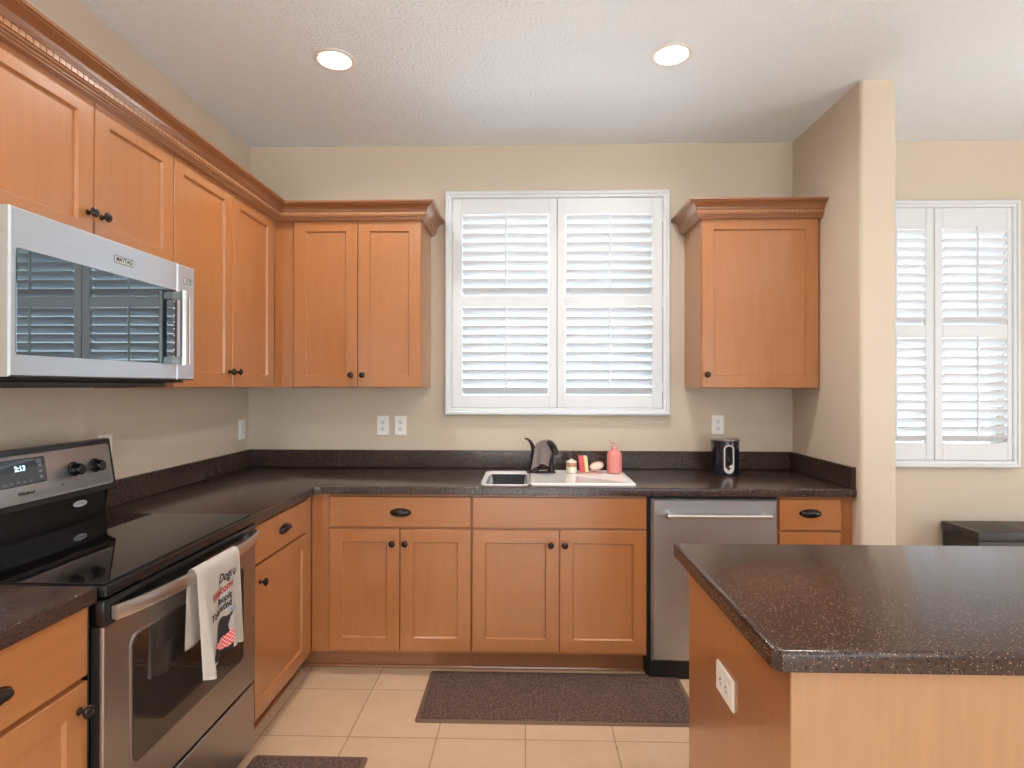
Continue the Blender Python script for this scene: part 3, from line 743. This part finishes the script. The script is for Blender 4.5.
# ------------------------------------------------------------------ microwave
MY0, MY1, MXF = -2.030, -1.268, -1.237
t = thing('microwave', 'over the range stainless microwave with dark glass door', 'microwave', (-1.45, -1.655, 1.40))
bx('body', (XL+.002, MY0+.002, 1.405), (-1.275, MY1-.002, 1.8305), 'black_matte', t, .002)
b = NB(); box(b, (XL+.02, MY0+.004, 1.390), (-1.262, -1.40, 1.4045), .002)
for i in range(10): box(b, (-1.58+i*.028, -1.95, 1.388), (-1.570+i*.028, -1.5, 1.3898))
obj('vent_grille', b, 'black_matte', t)
FM = FL(-1.274)
b = NB(); rings(b, FM, MY0, -1.3735, 1.4155, 1.8285, [(0, 0), (0, .033), (.004, .037)]); dr = obj('door', b, 'steel_mw', t)
b = NB(); rings(b, FM, -1.3715, MY1, 1.4155, 1.8285, [(0, 0), (0, .033), (.004, .037)]); cpn = obj('control_column', b, 'steel_mw', t)
b = NB(); rings(b, FM, -2.012, -1.3765, 1.470, 1.730, [(0, .036), (0, .0385), (.001, .0390)], r=.006); gw = obj('door_glass', b, 'mw_glass', dr)
b = NB()
for i in range(9): rings(b, FM, -1.398, -1.390, 1.495+i*.024, 1.500+i*.024, [(0, .0391), (0, .0394)])
obj('touch_marking', b, 'pale_mark', gw)
b = NB(); yy = -1.397; xx = -1.197
tube(b, [(xx, yy, 1.468), (xx, yy, 1.722)], .0125, 16)
for z in (1.482, 1.708):
    tube(b, [(xx, yy, z-.017), (xx, yy, z+.017)], .0138, 16); box(b, (-1.2365, yy-.010, z-.013), (xx, yy+.010, z+.013), .002)
obj('door_handle', b, 'steel_v', dr, smooth=True)
b = NB(); box(b, (-1.2368, -1.305, 1.47), (-1.232, -1.296, 1.715), .002); obj('release_strip', b, 'chrome', cpn)
def badge(y0, y1, z0, z1, txt, parent, sz, cells=0):
    b = NB(); rings(b, FM, y0, y1, z0, z1, [(0, .0365), (0, .0385)]); o = obj('badge', b, 'grey_mark', parent)
    b = NB(); rings(b, FM, y0+.003, y1-.003, z0+.003, z1-.003, [(0, .0385), (0, .0389)]); o2 = obj('badge_face', b, 'pale_mark', o)
    b = text_bm(txt, sz, 0, lambda x, y, z: (-1.274+.0392+z, (y0+y1)/2+x, (z0+z1)/2+y), bold=.0003, xs=.9); obj('badge_lettering', b, 'ink', o)
badge(-1.684, -1.600, 1.764, 1.788, 'MAYTAG', dr, .019)
badge(-1.338, -1.284, 1.763, 1.784, '10 YR', cpn, .017)

# ------------------------------------------------------------------ dishwasher
t = thing('dishwasher', 'stainless dishwasher under the counter right of the sink cabinet', 'dishwasher', (.88, -.3, 0))
bx('tub', (.577, -.600, .001), (1.1895, -.05, .873), 'black_matte', t)
FD = FB(-.600)
b = NB(); rings(b, FD, .593, 1.186, .088, .862, [(0, 0), (0, .028), (.012, .040)]); dr = obj('door', b, 'steel', t)
b = NB(); tube(b, [(.656, -.684, .789), (1.137, -.684, .789)], .0115, 16)
for x in (.678, 1.115):
    tube(b, [(x-.022, -.684, .789), (x+.022, -.684, .789)], .0128, 16); box(b, (x-.009, -.684, .781), (x+.009, -.6405, .797), .002)
obj('handle', b, 'steel_v', dr, smooth=True)
bx('kick_plate', (.585, -.622, .002), (1.179, -.6005, .084), 'black_matte', t)

# ------------------------------------------------------------------ sink and what stands round it
t = thing('kitchen_sink', 'white drop in sink with open left bowl and flat right drainboard', 'sink', (.15, -.4, .914))
b = NB()
def rr(x0, x1, y0, y1, r, seg=5):
    P = []
    for cx, cy, st in ((x1-r, y1-r, 0), (x0+r, y1-r, 90), (x0+r, y0+r, 180), (x1-r, y0+r, 270)):
        for k in range(seg+1):
            a = math.radians(st+90*k/seg); P.append((cx+r*math.cos(a), cy+r*math.sin(a)))
    return P
def skin(b, A, zA, B_, zB, cache=None):
    a = A if not isinstance(A[0], tuple) else [b.verts.new((*p, zA)) for p in A]
    c = [b.verts.new((*p, zB)) for p in B_]
    n = len(c)
    for i in range(n): b.faces.new([a[i], a[(i+1) % n], c[(i+1) % n], c[i]])
    return c
# rim: outer edge up, then over to the bowl mouth
SX = .016
o1 = rr(SK[0], SX, SK[2], SK[3], .045); 
c = skin(b, o1, .9145, rr(SK[0]+.001, SX-.0005, SK[2]+.001, SK[3]-.001, .045), .920)
c = skin(b, c, 0, rr(SK[0]+.008, SX-.001, SK[2]+.005, SK[3]-.008, .040), .919)
c = skin(b, c, 0, rr(BW[0]-.006, BW[1]+.004, BW[2]-.003, BW[3]+.006, .035), .919)
c = skin(b, c, 0, rr(BW[0], BW[1], BW[2], BW[3], .03), .915)
c = skin(b, c, 0, rr(BW[0]+.006, BW[1]-.006, BW[2]+.006, BW[3]-.006, .03), .80)
c = skin(b, c, 0, rr(BW[0]+.02, BW[1]-.02, BW[2]+.02, BW[3]-.02, .02), .77)
b.faces.new(c)
obj('bowl', b, 'porcelain', t, smooth=True)
b = NB(); rings(b, XYZ, .0185, SK[1], SK[2], SK[3], [(0, .9146), (0, .922), (.006, .927), (.02, .927), (.026, .9255)], r=.02, seg=4); obj('drainboard', b, 'porcelain', t, smooth=True)
t = thing('dish_rack', 'dark wire rack sitting inside the open left sink bowl', 'rack', (-.09, -.44, .86))
rk = NB(); 
for i in range(9):
    x = BW[0]+.022+i*.0195; tube(rk, [(x, BW[2]+.015, .914), (x, BW[2]+.03, .85), (x, BW[3]-.03, .85), (x, BW[3]-.014, .914)], .0016, 6)
for z, ins in ((.914, .010), (.878, .02)):
    P = rr(BW[0]+ins, BW[1]-ins, BW[2]+ins, BW[3]-ins, .015, 3); P = [(*p, z) for p in P]; tube(rk, P+[P[0]], .0024, 6)
obj('wire_basket', rk, 'grid', t, smooth=True)
b = NB(); rings(b, XYZ, BW[0]+.020, BW[1]-.020, BW[2]+.022, BW[3]-.022, [(0, .842), (0, .846)], r=.01); rings(b, XYZ, BW[0]+.003, BW[1]-.003, BW[3]-.0055, BW[3]-.0035, [(0, .83), (0, .917)]); obj('liner', b, 'rackdark', t)

# faucet
t = thing('kitchen_faucet', 'dark bronze sink faucet with curved lever on the left', 'faucet', (.06, -.27, .925))
b = NB(); rings(b, lambda u, v, w: (u, v, w), .000, .158, -.300, -.245, [(0, .9275), (0, .931), (.004, .935)], r=.024); obj('deck_plate', b, 'faucet', t, smooth=True)
b = NB(); lathe(b, [(.026, .9355), (.024, .945), (.019, .965), (.018, 1.0), (.0195, 1.02), (.019, 1.035), (.012, 1.05), (0, 1.053)], UP(.042, -.272), 24); obj('valve_body', b, 'faucet', t, smooth=True)
b = NB(); tube(b, [(.042, -.272, 1.03), (.040, -.273, 1.050), (.032, -.275, 1.075), (.020, -.277, 1.096), (.007, -.279, 1.108), (-.010, -.28, 1.112)], [.021, .018, .013, .010, .008, .005], 12, (1, .8)); obj('lever', b, 'faucet', t, smooth=True)
b = NB(); lathe(b, [(.018, .9355), (.016, .945), (.013, .955), (.013, .99), (.014, 1.0)], UP(.132, -.272), 20)
tube(b, [(.055, -.272, 1.0), (.075, -.275, 1.035), (.095, -.30, 1.075), (.112, -.34, 1.098), (.128, -.385, 1.094), (.142, -.425, 1.070), (.150, -.445, 1.050)], [.014, .0145, .015, .016, .017, .018, .0165], 14)
tube(b, [(.132, -.272, .995), (.128, -.29, 1.03), (.12, -.33, 1.075)], [.013, .013, .014], 12)
obj('spout', b, 'faucet', t, smooth=True)
# grey cloth over the spout
b = NB(); NS, NQ = 24, 30; G = []
for j in range(NQ+1):
    row = []; q = -1+2*j/NQ                   # -1 back-left hem .. 1 front-right hem
    for i in range(NS+1):
        s = i/NS; px = .062+.085*s; py = -.285-.115*s; crest = 1.055+.054*math.sin(PI*(.18+.58*s))
        d = abs(q); sgn = -1 if q < 0 else 1
        drop = max(0, d-.16)*(.150 if sgn < 0 else .085)*(1-.22*s)
        out = (.020*min(1, d/.16) + .022*max(0, d-.16)*(1+.5*math.sin(s*11+2)))
        nx, ny = (-.80, -.35) if sgn < 0 else (.55, .30)
        rd = .020*math.sqrt(max(0, 1-min(1, d/.16)**2))
        row.append(b.verts.new((px+nx*out, py+ny*out*.9, crest-.020+rd+.004-drop+.004*math.sin(s*13)*d)))
    G.append(row)
for j in range(NQ):
    for i in range(NS): b.faces.new([G[j][i], G[j][i+1], G[j+1][i+1], G[j+1][i]])
bmesh.ops.solidify(b, geom=b.faces[:], thickness=.003)
o = obj('dish_cloth', b, 'greycloth', smooth='full', origin=(.1, -.33, 1.0)); tag(o, 'grey dish cloth draped over the faucet spout', 'cloth')

# small tray and the things on it
b = NB(); rings(b, XYZ, .272, .415, -.300, -.235, [(0, .9275), (0, .9315), (.003, .9325), (.004, .930)], r=.02); o = obj('soap_tray', b, 'pink2', origin=(.34, -.27, .9275)); tag(o, 'thin pale pink tray under the sponge and scrubber', 'tray')
t = thing('scrub_brush', 'small round brush with tan collar and cream knob beside faucet', 'brush', (.242, -.28, .9275))
b = NB(); lathe(b, [(.026, .9278), (.028, .935), (.028, .958), (.027, .962)], UP(.242, -.28), 24); obj('bristle_cup', b, 'cream', t, smooth=True)
b = NB(); lathe(b, [(.026, .9625), (.028, .966), (.028, .980), (.025, .984)], UP(.242, -.28), 24); obj('collar', b, 'corkwood', t, smooth=True)
b = NB(); lathe(b, [(.029, .9845), (.029, .989), (.020, .994), (.009, .997), (.009, 1.001), (0, 1.004)], UP(.242, -.28), 24); obj('knob_top', b, 'cream', t, smooth=True)
t = thing('sponge', 'upright red and pale yellow sponge behind the sink', 'sponge', (.312, -.26, .933))
for nm, x0_, x1_, mt in (('red_layer', .288, .314, 'red'), ('yellow_layer', .3145, .334, 'yellow')):
    b = NB(); box(b, (x0_, -.292, .9335), (x1_, -.245, 1.018), .003, 2)
    for v in b.verts: v.co.x -= (v.co.z-.933)*.10
    obj(nm, b, mt, t, smooth=True)
t = thing('round_scrubber', 'round pink scrubber dish leaning beside the pink bottle', 'scrubber', (.385, -.265, .933))
n_ = Vector((-.45, -.35, .82)).normalized(); ax = n_.cross(Vector((0, 0, 1))).normalized(); ay = ax.cross(n_).normalized()
cc = Vector((.378, -.275, .964))
rot = 0; e1 = ax*math.cos(rot)+ay*math.sin(rot); e2 = -ax*math.sin(rot)+ay*math.cos(rot)
G = lambda x, y, h: cc+ax*x*1.05+ay*y*.82+n_*h
b = NB(); lathe(b, [(.030, -.010), (.040, -.004), (.042, .004), (.040, .006), (.036, .002)], G, 28); obj('rim', b, 'pink2', t, smooth=True)
b = NB(); lathe(b, [(.0355, .001), (.034, .0025), (.018, .003), (0, .0035)], G, 28); obj('pad', b, 'cream', t, smooth=True)
t = thing('soap_bottle', 'coral pink pump bottle at right end of sink', 'bottle', (.462, -.27, .9275))
b = NB(); lathe(b, [(.035, .9278), (.040, .931), (.040, 1.02), (.038, 1.032), (.030, 1.045), (.019, 1.053), (.018, 1.062), (0, 1.062)], UP(.474, -.27), 28); obj('bottle_body', b, 'pink', t, smooth=True)
b = NB(); lathe(b, [(.0185, 1.0625), (.0185, 1.073), (.012, 1.075), (.006, 1.077), (.006, 1.088), (.013, 1.089), (.013, 1.096), (0, 1.098)], UP(.474, -.27), 20); tube(b, [(.474, -.27, 1.092), (.452, -.275, 1.094), (.444, -.277, 1.090)], [.006, .005, .004], 10); obj('pump_head', b, 'pink2', t, smooth=True)

# canister
t = thing('canister', 'dark navy canister with oval chrome window on right counter', 'canister', (1.088, -.20, .9145))
b = NB(); lathe(b, [(.068, .9148), (.074, .918), (.074, 1.096), (.072, 1.098)], UP(1.088, -.20), 40); cb = obj('canister_body', b, 'navy', t, smooth=True)
b = NB(); lathe(b, [(.0755, 1.0985), (.077, 1.102), (.077, 1.108), (.072, 1.112), (.060, 1.1105), (.02, 1.110), (.018, 1.113), (0, 1.114)], UP(1.088, -.20), 40); obj('lid', b, 'chrome', t, smooth=True)
def oval(r_, hh, wv, mat, nm, par, fill=None):
    b = NB(); P = []
    for k in range(32):
        a = 2*PI*k/32; P.append((r_*math.cos(a), r_*math.sin(a)+(hh if math.sin(a) > 0 else -hh)))
    if fill is not None: P = [(x, min(y, fill+x*.5)) for x, y in P]
    ang0 = math.radians(-92)
    def G(x, y, h):
        a = ang0+x/.074; R_ = .074+h; return (1.088+R_*math.cos(a), -.20+R_*math.sin(a), 1.005+y)
    prism(b, P, .0003, wv, G); return obj(nm, b, mat, par)
oval(.027, .050, .0025, 'pale_metal', 'window_frame', t); w_ = oval(.020, .048, .0032, 'disp_glass', 'window', t)
oval(.0195, .048, .0038, 'pale_fill', 'contents', w_, -.038)

# ------------------------------------------------------------------ floor mats
def floormat(x0, x1, y0, y1, label):
    t = thing('floor_mat', label, 'mat', ((x0+x1)/2, (y0+y1)/2, .001))
    b = NB(); rings(b, XYZ, x0, x1, y0, y1, [(0, .001), (0, .003), (.012, .007), (.018, .007)], r=.015, seg=3); obj('rubber_edge', b, 'mat_edge', t)
    b = NB(); rings(b, XYZ, x0+.018, x1-.018, y0+.018, y1-.018, [(0, .0072), (.002, .011)]); obj('pile', b, 'mat', t)
floormat(-.463, .728, -1.006, -.580, 'long brown floor mat in front of the sink cabinets')
floormat(-1.02, -.590, -2.05, -1.232, 'brown floor mat in front of the range, bottom edge of view')

# ------------------------------------------------------------------ black chest in the dining area
t = thing('storage_chest', 'low black chest with side slot below the right window', 'chest', (2.9, -.14, 0))
bx('body', (2.388, -.280, .0005), (3.55, -.020, .578), 'trunk', t, .004)
b = NB(); box(b, (2.381, -.290, .5785), (3.56, -.018, .626), .006, 2); obj('lid', b, 'trunk', t, smooth=True)
b = NB(); box(b, (2.3792, -.175, .588), (2.3808, -.135, .604)); obj('handle_slot', b, 'black_matte', t)
for x in (2.40, 2.685, 2.715):
    bx('top_trim', (x, -.286, .6262), (x+.005, -.022, .6274), 'trunk_line', t, 0)

# ------------------------------------------------------------------ recessed ceiling lights
def can(x, y, label, group=None):
    t = thing('ceiling_light', label, 'light', (x, y, CH), group)
    b = NB(); lathe(b, [(.088, CH-.0005), (.088, CH-.004), (.082, CH-.007), (.070, CH-.006), (.068, CH-.0005)], UP(x, y), 40); obj('trim_ring', b, 'cone', t, smooth=True)
    b = NB(); lathe(b, [(.067, CH-.001), (.067, CH-.0045), (.05, CH-.009), (0, CH-.0105)], UP(x, y), 36); obj('lens', b, 'lens', t, smooth=True)
    l = bpy.data.lights.new('lamp', 'AREA'); l.shape = 'DISK'; l.size = .13; l.energy = CAN_POWER; l.color = CAN_COL; l.spread = math.radians(160)
    o = bpy.data.objects.new('lamp', l); C.objects.link(o); o.parent = t; o.location = (0, 0, -.014)
can(-.838, -.90, 'recessed round ceiling light nearer the left cabinets')
can(.619, -.905, 'recessed round ceiling light nearer the right wall')
for x in (-.84, .62, 2.9):
    for y in (-2.35, -4.2, -6.0):
        can(x, y, 'recessed round ceiling light farther back in the room', 'ceiling lights behind the kitchen')
